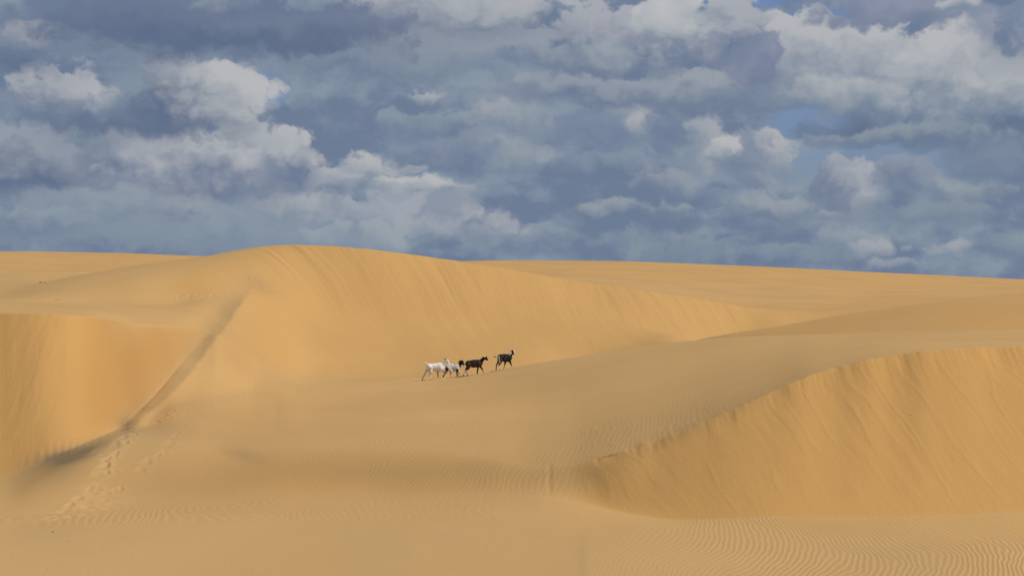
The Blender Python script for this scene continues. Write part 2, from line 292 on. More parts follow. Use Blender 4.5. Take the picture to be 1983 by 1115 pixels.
def detail(X, Y, px, row, seg):
    """everything laid over the big forms; returns height and the sand masks"""
    z = np.zeros_like(X)
    inb = (np.abs(X) < 60) & (Y > 25) & (Y < 150)
    # gentle swell
    z += .05*fbm(X/9, Y/9, 21, 3)*sstep(20, 45, Y)
    z += np.where(Y > 140, .25*fbm(X/60, Y/60, 23, 3)*sstep(150, 200, Y)*(1-sstep(300, 340, Y)), 0)
    sp, sd = ridge(X, Y, SPUR, 1.7, 6.5); z += sp
    # --- masks of loose slip-face sand
    rs = sstep(1075, 1180, px + (row-960)*-.15)*((seg >= 5) & (seg < 6))
    edge = np.clip(seg-5, 0, 1)
    rs = rs*sstep(0, .03, edge)*1.0
    ls = (1-sstep(200, 460, px))*((seg >= 7) & (seg < 8))*np.clip((seg-7)/(.06+.5*sstep(180, 300, px)), 0, 1)*(1-sstep(.55, 1, seg-7)*sstep(170, 260, px))
    cs = sstep(470, 560, px+0*row)*(1-sstep(1440, 1500, px))*((seg >= 8) & (seg < 11))*sstep(8.2, 9.0, seg)
    # --- avalanche streaks running down the fall line
    def streak(k, f, sd_, y0):
        ac = X + k*(Y-y0); wob = .25*fbm(X/2, Y/3, sd_, 2)
        a = fbm((ac+wob)*f, (Y-y0)*.16, sd_+1, 5, .62)
        b = fbm((ac+wob)*f*.35, (Y-y0)*.1, sd_+9, 2)
        return a*(.55+.9*np.clip(b+.15, 0, 1))
    acr = X+.26*(Y-48)
    z += rs*.029*streak(.24, 1.0, 31, 48)*sstep(0, .12, edge)
    # a few long slide tracks with raised borders
    tr = np.abs(fbm(acr*1.6+.22*fbm(X/1.6, Y/1.4, 36, 2), (Y-48)*.22, 37, 2, .5)); pat = sstep(-.05, .3, fbm(X/1.8, Y/2.2, 38, 2))
    z += rs*.008*(1-sstep(0, .10, tr))*pat*sstep(1200, 1330, px)*sstep(0, .15, edge)
    # nibbled lip: both sides of the crest share the same uneven line, dying out behind it
    lw = np.exp(-np.clip(seg-6, 0, 9)*60)*(seg >= 6) + np.exp(-np.clip(6-seg, 0, 9)*9)*(seg < 6)
    z -= sstep(1120, 1250, px)*lw*(.05*np.maximum(0, fbm(X*1.1, X*0, 6, 3, .6)+.1)+.03*fbm(X*3, X*0, 7, 3, .6))*(seg > 5)*(seg < 6.2)
    lw = np.exp(-np.clip(seg-8, 0, 9)*60)*(seg >= 8) + np.exp(-np.clip(8-seg, 0, 9)*9)*(seg < 8)
    z -= (1-sstep(180, 280, px))*lw*(.06*np.maximum(0, fbm(X*1.3, X*0, 9, 3, .6)+.1))*(seg > 7)*(seg < 8.2)
    # steep little scarps below the lip
    lip = np.maximum(0, fbm(X*2.4, X*0, 33, 3, .6)); z -= rs*.05*lip*sstep(.75, .98, edge)*(1-sstep(.985, 1.0, edge))
    e2 = np.clip(seg-7, 0, 1)
    z += ls*.045*streak(.03, 1.0, 41, 66)*sstep(0, .2, e2)*(1-sstep(.96, 1, e2)*.6)*(1-.9*sstep(130, 280, px))
    kk = .8-.55*sstep(550, 1050, px)
    ac = X + kk*(Y-122)
    st = fbm(ac*1.1+.2*fbm(X/3, Y/3, 51, 2), (Y-122)*.09, 52, 4, .6)
    up = sstep(9.2, 10.8, seg)
    z += cs*(.02+.075*up*(.4+.6*sstep(-.2,.3,fbm(X/4, Y/9, 55, 2))))*st
    # --- wind ripples
    rip = np.zeros_like(X)
    warp = .9*fbm(X/3.2, Y/7.5, 61, 3)+.10*fbm(X/.5, Y/1.6, 63, 2)
    lam = .118
    phn = (X*1.0 + .028*(Y-41.5)**2*sstep(1250, 1600, px) - .16*(Y-41.5)*(1-sstep(1250, 1750, px)) + .42*fbm(X/2.6, Y/6, 61, 2) + .055*fbm(X/.35, Y/1.3, 63, 2))/lam
    mk = sstep(1000, 1480, px+(row-1060)*1.2)*sstep(20, 33, Y)*(1-sstep(.9, 1.06, seg-4))
    mk = mk*(.5+.5*sstep(1100, 1700, px))*(.8+.4*fbm(X/2.5, Y/5, 64, 2))
    rip += mk*.0118*ripple(phn)
    # middle slope
    w2_ = .5*fbm(X/2.5, Y/6, 66, 3)+.05*fbm(X/.5, Y/1.5, 67, 2)
    ph2 = (X*1.0 - .13*(Y-52) + w2_)/.15
    mk2 = sstep(480, 800, px)*(1-sstep(1300, 1500, px))*sstep(4.9, 5.3, seg)*(1-sstep(6.05, 6.5, seg))*(1-rs)
    mk2 = mk2*(1-.5*sstep(950,1000,row))
    rip += mk2*.0038*ripple(ph2)
    # shoulder above the right lip: ripples turning along the crest
    ph3 = (X*.55 + .85*(Y-50)*.55 + .8*fbm(X/3, Y/4, 68, 3)+.06*fbm(X/.5, Y/1, 69, 2))/.17
    mk3 = sstep(1040, 1180, px)*(1-sstep(1600, 1800, px))*((seg >= 6) & (seg < 7))*(1-sstep(6.15, 6.42, seg))
    rip += mk3*.010*ripple(ph3)
    # left foot and foreground strip
    ph4 = (X*.9+.16*(Y-45) + .7*fbm(X/2.5, Y/5, 70, 3))/.2
    mk4 = (1-sstep(900, 1100, px))*sstep(3.97, 4.1, seg)*(1-sstep(4.75, 5.05, seg))
    rip += mk4*(.0075-.005*sstep(350, 700, px))*ripple(ph4)
    # flank right of the spur
    ph5 = (X*.42+.9*(Y-95)*.5 + .5*fbm(X/3, Y/4, 72, 3))/.17
    mk5 = sstep(0, 1.0, sd)*(1-sstep(2.8, 5.2, sd))*sstep(640, 690, row)*(1-sstep(770, 800, row))*(px < 620)
    rip += mk5*.010*ripple(ph5)
    # ripple fringe above the dark hollow at the left
    mk6 = np.exp(-(((px-140)/100)**2+((row-858+.38*(px-140))/16)**2)**2)
    rip += mk6*.012*ripple((X*1.0+.2*(Y-60)+.3*fbm(X/2, Y/3, 74, 2))/.24)
    # faint texture on the plateaus
    z += .006*fbm(X*1.1, Y*.45, 76, 4, .6)*sstep(30, 40, Y)*(Y < 160)
    z += rip
    # little slump on the middle slope
    sl_ = np.exp(-((px-1063)/12.)**4)*sstep(890, 906, row)*(1-sstep(940, 966, row))
    z += sl_*(-.006+.007*np.sin((px-1050)/3.0))
    slip = np.clip(rs*(1-.0*edge)+ls+cs*.32, 0, 1)
    return z, slip, sd, sp

def terrain_z(px, Y, spur=True):
    """height over the datum at a column and distance (big forms and spur only)"""
    px = np.atleast_1d(np.asarray(px, float)); Y = np.atleast_1d(np.asarray(Y, float))
    K, Z, mi, mo = knots(px); out = np.zeros(len(px))
    for j in range(len(px)):
        i = int(np.clip(np.searchsorted(K[:,j], Y[j])-1, 0, len(K)-2)); h = K[i+1,j]-K[i,j]; t = (Y[j]-K[i,j])/h
        out[j] = herm(Z[i,j], Z[i+1,j], mo[i,j], mi[i+1,j], h, t)
    X = (px-CX)/F*Y
    out += .05*fbm(X/9, Y/9, 21, 3)*sstep(20, 45, Y) 
    if spur: out += ridge(X, Y, SPUR, 1.7, 6.5)[0]
    return out + CAMZ
def unproject(px, py, spur=True):
    """first point of the ground seen at a column and row"""
    Ys = np.concatenate([np.arange(32, 150, .1), np.arange(150, 350, .5)])
    z = terrain_z(np.full(len(Ys), px), Ys, spur)-CAMZ
    r = CY - z/Ys*F
    i = int(np.argmax(r <= py)); Yv = Ys[i]
    return (px-CX)/F*Yv, Yv, z[i]+CAMZ

for _p in SPUR_PIC:
    _u = unproject(_p[0], _p[1]+_p[2]*38, False); SPUR.append((_p[0], _u[1], _p[2]))
_f = np.polyfit([q[0] for q in SPUR], [q[1] for q in SPUR], 2)   # even out the run of the spur
SPUR = [(q[0], float(np.polyval(_f, q[0])), q[2]) for q in SPUR]

# columns: dense in the frame, spreading round to a full circle
th0 = math.atan(-(CX+60)/F)
inside = np.arange(-60, 2044, 1.4)
thi = np.arctan((inside-CX)/F)
nout = 70
tt = np.linspace(0, 1, nout+1)[1:]
right = thi[-1] + (np.pi-thi[-1])*(tt**1.9*.9+tt*.1)
left = thi[0] - (np.pi+thi[0])*(tt**1.9*.9+tt*.1)
th = np.concatenate([left[::-1][1:], thi, right])      # the two ends meet behind the camera
pxc = CX + F*np.tan(np.clip(th, -R(24), R(24)))
K, Z, mi, mo = knots(pxc)
segrows = [8, 12, 40, 190, 60, 130, 110, 110, 110, 100, 90, 110, 26, 60, 60, 10, 8, 8]
assert len(segrows) == len(K)-1, (len(segrows), len(K))
rowsY, rowsZ, rowsS = [], [], []
for i, n in enumerate(segrows):
    for t in np.arange(n)/n:
        h = K[i+1]-K[i]
        if i >= len(segrows)-2: t = t**2
        rowsY.append(K[i]+t*h); rowsZ.append(herm(Z[i], Z[i+1], mo[i], mi[i+1], h, t)); sg = i+np.sqrt(t) if i >= len(segrows)-2 else i+t
        rowsS.append(np.full(len(th), sg if sg <= 6 else 6+(sg-6)/2 if sg < 8 else sg-1))
rowsY.append(K[-1]); rowsZ.append(Z[-1]); rowsS.append(np.full(len(th), float(len(segrows)-1)))
YY = np.array(rowsY); ZZ = np.array(rowsZ); SS = np.array(rowsS)   # line Ln lies at SS = n+3
rr = YY/np.cos(np.clip(th, -R(24), R(24)))[None,:]
XW = rr*np.sin(th)[None,:]; YW = rr*np.cos(th)[None,:]
PX = np.broadcast_to(pxc[None,:], YY.shape)
ROW = CY - ZZ/YY*F
Xe = YY*np.tan(np.clip(th, -R(24), R(24)))[None,:]
zd, slip, sdist, spz = detail(Xe, YY, PX, ROW, SS)
fade = np.clip(1-(np.abs(th)-R(20))/R(10), 0, 1)[None,:]
ZZ = ZZ + zd*fade + (1-fade)*.6*fbm(XW/40, YW/40, 90, 4)*sstep(5, 60, rr)
ROW2 = CY - ZZ/YY*F
# --- hoof prints and scuffs
foot = np.zeros_like(ZZ)
rng = random.Random(5)
def scuff(px, py, rx, ry, depth, tint):
    X, Y, _ = unproject(px, py)
    c0 = int(np.searchsorted(pxc, px-60*max(rx,.2)*3)); c1 = int(np.searchsorted(pxc, px+60*max(rx,.2)*3))
    jc = int(np.searchsorted(pxc, px)); r0 = int(np.searchsorted(YY[:,jc], Y-3*ry-.6)); r1 = int(np.searchsorted(YY[:,jc], Y+3*ry+.6))
    sl__ = (slice(r0, r1), slice(c0, c1))
    q = ((Xe[sl__]-X)/rx)**2+((YY[sl__]-Y)/ry)**2
    g = np.exp(-q); rim = np.exp(-(np.sqrt(q)-1.5)**2*3)
    ZZ[sl__] += .42*depth*(-g+.55*rim*(YY[sl__] > Y)); foot[sl__] = np.maximum(foot[sl__], tint*(.7*rim+.5*g))
def trail(pts, step, spread, rx, ry, depth, tint, n=1):
    for a, b in zip(pts[:-1], pts[1:]):
        L = math.hypot(b[0]-a[0], b[1]-a[1]); m = max(1, int(L/step))
        for k in range(m):
            for q in range(n):
                t = (k+rng.random())/m
                scuff(a[0]+(b[0]-a[0])*t+rng.gauss(0, spread), a[1]+(b[1]-a[1])*t+rng.gauss(0, spread*.45),
                      rx*rng.uniform(.6,1.4), ry*rng.uniform(.6,1.4), depth*rng.uniform(.4,1.3), tint*rng.uniform(.3,1))
trail([(262,826),(240,846),(222,872),(205,898),(196,922)], 4, 6, .08, .18, .045, 1.0, 2)
trail([(196,922),(180,944),(160,962),(130,982),(100,1002)], 8, 9, .10, .22, .05, .55, 1)
trail([(262,826),(300,812),(340,795),(390,780),(440,768),(500,756),(560,750),(640,747),(750,744)], 7, 3, .08, .2, .05, .4, 1)
trail([(340,806),(380,798),(420,788),(480,778),(560,770),(600,766)], 8, 3, .08, .2, .05, .35, 1)
trail([(262,826),(300,818),(340,806)], 6, 4, .08, .2, .05, .5, 1)
trail([(345,838),(325,862),(310,880),(285,898),(266,912)], 7, 4, .09, .2, .05, .5, 1)
trail([(400,815),(370,825),(345,838)], 8, 3, .08, .2, .05, .4, 1)
trail([(110,1000),(170,990),(230,975)], 10, 9, .12, .2, .04, .4, 1)
trail([(245,935),(215,960),(160,985)], 11, 8, .1, .2, .04, .4, 1)
trail([(330,575),(380,574),(430,570)], 9, 4, .12, .5, .04, .2, 1)
trail([(805,741),(830,738),(860,733),(900,729),(950,720)], 6, 2, .1, .3, .03, .5, 1)

kick = np.zeros_like(ZZ)
for (px, py, rx, ry, hh) in [(846,734,.34,.35,.10),(838,735,.2,.3,.06),(812,738.5,.16,.3,.04),(857,732.5,.12,.25,.04),(873,731,.16,.3,.05),(882,729.5,.16,.3,.05),(896,727.5,.18,.3,.05),(915,724.5,.10,.3,.03),(956,717,.2,.3,.07),(958,718,.12,.3,.05)]:
    X_ = (px-CX)/F*94.0; q = ((Xe-X_)/rx)**2+((YY-94.0+.35)/ry)**2
    g = np.exp(-q)*(1+.35*fbm(Xe*12, YY*6, 95, 3)); ZZ += hh*g*(q < 12); kick = np.maximum(kick, g*(q < 12))
nr, nc = ZZ.shape
co = np.stack([XW, YW, ZZ+CAMZ], -1).reshape(-1, 3)
ii = np.arange(nr*nc).reshape(nr, nc)
quads = np.stack([ii[:-1,:-1], ii[:-1,1:], ii[1:,1:], ii[1:,:-1]], -1).reshape(-1, 4)
wrap = np.stack([ii[:-1,-1], ii[:-1,0], ii[1:,0], ii[1:,-1]], -1)
quads = np.concatenate([quads, wrap])
# centre fan under the camera
cen = len(co); co = np.vstack([co, [[0, 0, CAMZ-1.75]]])
tri = np.stack([np.full(nc, cen), np.roll(ii[0], -1), ii[0]], -1)
me = bpy.data.meshes.new('terrain')
me.vertices.add(len(co)); me.vertices.foreach_set('co', co.astype(np.float32).ravel())
lv = np.concatenate([quads.ravel(), tri.ravel()])
me.loops.add(len(lv)); me.loops.foreach_set('vertex_index', lv.astype(np.int32))
ls_ = np.concatenate([np.arange(len(quads))*4, len(quads)*4+np.arange(len(tri))*3]).astype(np.int32)
me.polygons.add(len(ls_)); me.polygons.foreach_set('loop_start', ls_)
me.update(calc_edges=True); me.shade_smooth()
# sand masks: R loose orange sand, G heavy dark grains and painted slope shade, B pale wind-winnowed sand and painted crest haze
def blob(px, py, rx, ry, ang=0.0, p=2.0):
    c, s = math.cos(R(ang)), math.sin(R(ang)); dx = PX-px; dy = ROW-py
    return np.exp(-(((dx*c+dy*s)/rx)**2+((-dx*s+dy*c)/ry)**2)**(p/2))
nzA = fbm(Xe*.8, YY*.5, 81, 4); nzB = fbm(Xe*2.5, YY*1.2, 83, 4, .6)
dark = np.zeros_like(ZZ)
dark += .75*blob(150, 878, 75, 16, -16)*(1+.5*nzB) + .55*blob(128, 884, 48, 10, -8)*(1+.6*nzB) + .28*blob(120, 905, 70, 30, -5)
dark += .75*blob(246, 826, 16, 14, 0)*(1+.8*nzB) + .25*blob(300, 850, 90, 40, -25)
_sp = np.array([(q[1], q[0]) for q in SPUR_PIC], float)           # spur flank turned from the sun: painted shade with heavy dark grains
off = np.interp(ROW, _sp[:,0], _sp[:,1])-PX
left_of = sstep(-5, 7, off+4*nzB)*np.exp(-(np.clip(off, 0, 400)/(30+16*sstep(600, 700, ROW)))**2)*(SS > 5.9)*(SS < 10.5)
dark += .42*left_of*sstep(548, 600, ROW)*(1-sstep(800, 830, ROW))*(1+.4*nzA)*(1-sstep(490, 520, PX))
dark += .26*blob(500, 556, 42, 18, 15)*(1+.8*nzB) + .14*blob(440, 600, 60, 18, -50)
dark += .30*blob(470, 880, 45, 12, 12) + .24*blob(620, 912, 230, 40, 2) + .22*blob(900, 912, 250, 38, 0) + .2*blob(350, 930, 160, 50, 0, 3)  # middle and left slopes: shade of their tilt painted in with dark grains
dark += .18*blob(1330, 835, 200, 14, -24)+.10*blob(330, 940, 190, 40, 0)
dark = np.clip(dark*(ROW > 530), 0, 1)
slip2 = np.clip(slip*(1+.12*nzA), 0, 1)
slip2 = np.maximum(slip2, .85*blob(620, 918, 430, 46, 0, 3)*(1-sstep(975, 1000, ROW)))  # orange tint deepening the shade painted on the middle slope
slip2 = np.maximum(slip2, 1.0*kick)
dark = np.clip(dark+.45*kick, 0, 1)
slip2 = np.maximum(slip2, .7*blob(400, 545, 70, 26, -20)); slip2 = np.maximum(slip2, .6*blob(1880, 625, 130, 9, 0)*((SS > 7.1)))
slip2 = np.maximum(slip2, .7*blob(1740, 575, 150, 7, 3)*(SS > 11.5)); slip2 = np.maximum(slip2, .35*(SS > 13)*np.ones_like(ZZ))
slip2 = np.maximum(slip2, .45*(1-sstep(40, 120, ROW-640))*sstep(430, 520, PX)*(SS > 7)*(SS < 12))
pale = .55*(SS < 4.03)*sstep(2, 3, SS)*(1+.4*nzA)
pale += .6*np.exp(-((SS-7.0)/.12)**2)*sstep(950, 1200, PX) + .4*np.exp(-((SS-9.0)/.1)**2)*sstep(1330, 1450, PX)  # brow and crest lines: haze of blowing sand painted in as pale sand
pale += .5*(np.exp(-((SS-11.0)/.1)**2)+np.exp(-((SS-10.0)/.12)**2))*(1-sstep(250, 360, PX))
pale = np.clip(pale*(1-slip), 0, 1)
cols = np.ones((len(co), 4), np.float32)
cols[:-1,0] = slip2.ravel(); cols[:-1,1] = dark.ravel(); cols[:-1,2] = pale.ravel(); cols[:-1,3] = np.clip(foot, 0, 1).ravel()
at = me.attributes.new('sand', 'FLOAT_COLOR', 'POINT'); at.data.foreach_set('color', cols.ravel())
terrain = bpy.data.objects.new('terrain', me); scn.collection.objects.link(terrain)
terrain['kind'] = 'structure'; terrain['label'] = 'wind rippled orange sand dunes with steep slip faces'

# ------------------------------------------------------------------ sand material
SAND   = (0.490, 0.295, 0.116)
ORANGE = (0.500, 0.278, 0.092)
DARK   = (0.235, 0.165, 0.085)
PALE   = (0.482, 0.300, 0.128)
def newmat(name):
    global N, LK
    m = bpy.data.materials.new(name); m.use_nodes = True; N = m.node_tree.nodes; LK = m.node_tree.links
    b = N['Principled BSDF']; return m, b
sm, bs = newmat('sand')
bs.inputs['Roughness'].default_value = .95; bs.inputs['Specular IOR Level'].default_value = .12
a_ = N.new('ShaderNodeAttribute'); a_.attribute_name = 'sand'
sp_ = N.new('ShaderNodeSeparateColor'); LK.new(a_.outputs['Color'], sp_.inputs[0])
geo = N.new('ShaderNodeNewGeometry')
def n3(scale, detail, rough=.5, stretch=(1,1,1)):
    n = N.new('ShaderNodeTexNoise'); v = vec('MULTIPLY', geo.outputs['Position'], stretch).outputs[0]; LK.new(v, n.inputs['Vector'])
    n.inputs['Scale'].default_value = scale; n.inputs['Detail'].default_value = detail; n.inputs['Roughness'].default_value = rough
    return n.outputs[0]
c = mixc(sp_.outputs[2], SAND, PALE)
c = mixc(sp_.outputs[0], c, ORANGE)
c = mixc(mth('MULTIPLY', a_.outputs['Alpha'], .7), c, (0.56, 0.36, .155))
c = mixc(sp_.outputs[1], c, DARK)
tone = mrange(n3(.12, 5, .55, (1,.6,1)), .3, .7, .94, 1.055, smooth=False)
grain = mrange(n3(22, 3, .7, (1,.35,1)), .25, .75, .965, 1.035, smooth=False)
v1 = N.new('ShaderNodeVectorMath'); v1.operation = 'SCALE'; LK.new(c, v1.inputs[0]); LK.new(mth('MULTIPLY', tone, grain), v1.inputs['Scale'])
LK.new(v1.outputs[0], bs.inputs['Base Color'])
bp = N.new('ShaderNodeBump'); bp.inputs['Strength'].default_value = .35; bp.inputs['Distance'].default_value = .02
LK.new(n3(9, 5, .7, (1,.4,1)), bp.inputs['Height']); LK.new(bp.outputs[0], bs.inputs['Normal'])
me.materials.append(sm)

# ------------------------------------------------------------------ blended solids for the goats (tapered limbs fused into one skin)
def surface_nets(fn, lo, hi, h):
    lo = np.array(lo); hi = np.array(hi); n = np.ceil((hi-lo)/h).astype(int)+1
    ax = [lo[i]+h*np.arange(n[i]) for i in range(3)]
    G = np.meshgrid(*ax, indexing='ij'); V = fn(G[0], G[1], G[2])
    ins = V < 0
    cells = np.zeros(tuple(n-1), int); acc = np.zeros(tuple(n-1)+(3,)); cnt = np.zeros(tuple(n-1))
    corners = [(a,b,c) for a in (0,1) for b in (0,1) for c in (0,1)]
    sl = lambda o: tuple(slice(o[i], n[i]-1+o[i]) for i in range(3))
    for o in corners: cells += ins[sl(o)]
    act = (cells > 0) & (cells < 8)
    for d in range(3):
        for o in corners:
            if o[d]: continue
            p = list(o); p[d] = 1
            va = V[sl(o)]; vb = V[sl(p)]; cr = (va < 0) != (vb < 0)
            t = np.where(cr, va/np.where(cr, va-vb, 1), 0)
            for k in range(3):
                acc[...,k] += np.where(cr, (o[k]+(t if k == d else 0)), 0)
            cnt += cr
    idx = -np.ones(tuple(n-1), int); idx[act] = np.arange(act.sum())
    g = np.argwhere(act); pts = lo + h*(g + acc[act]/cnt[act][:,None])
    faces = []
    for d in range(3):
        e = [(d+1)%3, (d+2)%3]
        s0 = [slice(1, n[i]-1) for i in range(3)]; s0[d] = slice(0, n[d]-1)
        s1 = list(s0); s1[d] = slice(1, n[d])
        a = ins[tuple(s0)]; b = ins[tuple(s1)]; cr = np.argwhere(a != b)
        if len(cr) == 0: continue
        flip = a[tuple(cr.T)]
        base = cr.copy(); base[:,e[0]] += 1; base[:,e[1]] += 1
        def at_(da, db):
            q = base.copy(); q[:,e[0]] -= da; q[:,e[1]] -= db; return idx[tuple(q.T)]
        q = np.stack([at_(1,1), at_(0,1), at_(0,0), at_(1,0)], -1)
        q = np.where(flip[:,None], q, q[:,::-1]); faces.append(q)
    return pts, np.concatenate(faces)
def rcone(x, y, z, a, b, ra, rb, sy=1.0):
    """tapered capsule; sy < 1 narrows it sideways"""
    ax, ay, az_ = a; bx, by, bz = b
    dx, dy, dz = bx-ax, by-ay, bz-az_; L = dx*dx+dy*dy+dz*dz+1e-12
    t = np.clip(((x-ax)*dx+(y-ay)*dy+(z-az_)*dz)/L, 0, 1)
    cy = ay+t*dy
    return (np.sqrt((x-ax-t*dx)**2+((y-cy)/sy)**2+(z-az_-t*dz)**2)-(ra+(rb-ra)*t))*min(1, sy+.1)
def smin(a, b, k):
    h_ = np.clip(.5+.5*(b-a)/k, 0, 1); return b*(1-h_)+a*h_-k*h_*(1-h_)
def solid(prims, h):
    P = np.array([p[0] for p in prims]+[p[1] for p in prims]); rm = max(max(p[2], p[3]) for p in prims)
    lo = P.min(0)-rm*1.15; hi = P.max(0)+rm*1.15
    def fn(x, y, z):
        v = None
        for p in prims:
            d = rcone(x, y, z, p[0], p[1], p[2], p[3], p[5] if len(p) > 5 else 1.0)
            v = d if v is None else smin(v, d, p[4])
        return v
    return surface_nets(fn, lo, hi, h)
def mesh_obj(name, pts, faces, mat, parent=None, colors=None):
    m = bpy.data.meshes.new(name); m.from_pydata([tuple(p) for p in pts], [], [tuple(map(int, f)) for f in faces])
    m.update(); m.shade_smooth(); m.materials.append(mat)
    if colors is not None:
        a = m.attributes.new('coat', 'FLOAT_COLOR', 'POINT'); a.data.foreach_set('color', np.c_[colors, np.ones(len(pts))].astype(np.float32).ravel())
    o = bpy.data.objects.new(name, m); scn.collection.objects.link(o); o.parent = parent
    return o
cm, cb_ = newmat('goat_coat')
cb_.inputs['Roughness'].default_value = .62; cb_.inputs['Specular IOR Level'].default_value = .15
a_ = N.new('ShaderNodeAttribute'); a_.attribute_name = 'coat'
n_ = N.new('ShaderNodeTexNoise'); tcg = N.new('ShaderNodeTexCoord'); LK.new(tcg.outputs['Object'], n_.inputs['Vector'])
n_.inputs['Scale'].default_value = 30; n_.inputs['Detail'].default_value = 4
k_ = mrange(n_.outputs[0], .3, .7, .93, 1.07, smooth=False)
v2 = N.new('ShaderNodeVectorMath'); v2.operation = 'SCALE'; LK.new(a_.outputs['Color'], v2.inputs[0]); LK.new(k_, v2.inputs['Scale'])
LK.new(v2.outputs[0], cb_.inputs['Base Color'])
b2 = N.new('ShaderNodeBump'); b2.inputs['Strength'].default_value = .4; b2.inputs['Distance'].default_value = .01
LK.new(n_.outputs[0], b2.inputs['Height']); LK.new(b2.outputs[0], cb_.inputs['Normal'])
def plain(name, colr, rough=.6, sc=8, var=.15):
    m, b = newmat(name); b.inputs['Roughness'].default_value = rough
    tg = N.new('ShaderNodeTexCoord'); n = N.new('ShaderNodeTexNoise'); LK.new(tg.outputs['Object'], n.inputs['Vector'])
    n.inputs['Scale'].default_value = sc; n.inputs['Detail'].default_value = 5
    kk = mrange(n.outputs[0], .3, .7, 1-var, 1+var, smooth=False)
    v = N.new('ShaderNodeVectorMath'); v.operation = 'SCALE'; v.inputs[0].default_value = colr; LK.new(kk, v.inputs['Scale'])
    LK.new(v.outputs[0], b.inputs['Base Color']); return m
horn_brown = plain('horn_brown', (.16,.085,.05)); horn_pale = plain('horn_pale', (.55,.5,.45)); eye_m = plain('eye_dark', (.01,.01,.01), .2)
hoof_m = plain('hoof_horn', (.20,.15,.11), .6)
WHITE = np.array((.82,.77,.73)); CREAM = np.array((.52,.42,.30)); BLACK = np.array((.012,.011,.012)); BROWN = np.array((.040,.020,.015)); GREY = np.array((.16,.15,.17)); PINK = np.array((.42,.25,.19)); TAN = np.array((.20,.125,.07))

def goat(label, ox, oy, scale, D, yaw, parts, paint, horns=(), eye=None):
    """parts are laid out on a side view (units: picture pixels of a zoom with origin ox, oy and scale);
       D: distance; the animal stands on the ground with its hooves on the brow"""
    S = D/F
    px0 = ox+parts['root'][0]/scale; py0 = oy+parts['root'][1]/scale
    X0 = (px0-CX)*S
    zg = float(terrain_z(px0, D)[0])
    root = bpy.data.objects.new('goat', None); scn.collection.objects.link(root)
    root.location = (X0, D, zg); root.rotation_euler = (0, 0, yaw); root.empty_display_size = .3
    def P(p, y): return np.array(((p[0]-parts['root'][0])/scale*S, y, -(p[1]-parts['root'][1])/scale*S))
    m = S/scale                                            # metres per zoom pixel
    pr = []
    for q in parts['trunk']:  pr.append((P(q[0],0), P(q[1],0), q[2]*m, q[3]*m, .05, q[4] if len(q) > 4 else .72))
    for q in parts['head']:   pr.append((P(q[0],0), P(q[1],0), q[2]*m, q[3]*m, .022, q[4] if len(q) > 4 else .8))
    hooves = []
    for side, chain in parts['legs']:
        y = .085*side
        for i in range(len(chain)-1):
            a, b = chain[i], chain[i+1]
            ya = y if i else y*.8; yb = y
            pr.append((P(a[:2],ya), P(b[:2],yb), a[2]*m, b[2]*m, .045 if i == 0 else .014, .75 if i == 0 else 1.0))
        e = chain[-1]; f = chain[-2]
        hooves.append((P(e[:2], y), P(f[:2], y), e[2]*m))
    for side, a, b, ra, rb in parts['ears']:
        pr.append((P(a,.035*side), P(b,.085*side), ra*m, rb*m, .008, .7))
    for q in parts['tail']: pr.append((P(q[0],0), P(q[1],0), q[2]*m, q[3]*m, .012, 1.0))
    pts, faces = solid(pr, .0085)
    zx = pts[:,0]/m+parts['root'][0]; zy = -pts[:,2]/m+parts['root'][1]
    body = mesh_obj('body', pts, faces, cm, root, paint(zx, zy, pts[:,1]))
    for e, f, r in hooves:
        d = (e-f)/np.linalg.norm(e-f)
        p_, f_ = solid([(e-d*.012, e+d*.004, r*1.05, r*1.25, .005), (e+np.array((.012,-.006,-.004)), e+np.array((.022,-.006,-.010)), r*.62, r*.5, .006), (e+np.array((.012,.006,-.004)), e+np.array((.022,.006,-.010)), r*.62, r*.5, .006)], .005)
        mesh_obj('hoof', p_, f_, hoof_m, root)
    for side, chain, mat in horns:
        pp = []
        for a, b in zip(chain[:-1], chain[1:]):
            pp.append((P(a[:2], side*(.02+.02*chain.index(a))), P(b[:2], side*(.02+.02*chain.index(b))), a[2]*m, b[2]*m, .006))
        p_, f_ = solid(pp, .005); mesh_obj('horn', p_, f_, mat, root)
    if eye:
        for side in (-1, 1):
            c0 = P(eye, side*.052)
            p_, f_ = solid([(c0, c0+np.array((.006,0,0)), .011, .010, .004)], .004); mesh_obj('eye', p_, f_, eye_m, root)
    root['label'] = label; root['category'] = 'goat'; root['group'] = 'goats walking along the dune brow'
    return root
def lerp(a, b, t): return a[None,:]*(1-t[:,None])+b[None,:]*t[:,None]

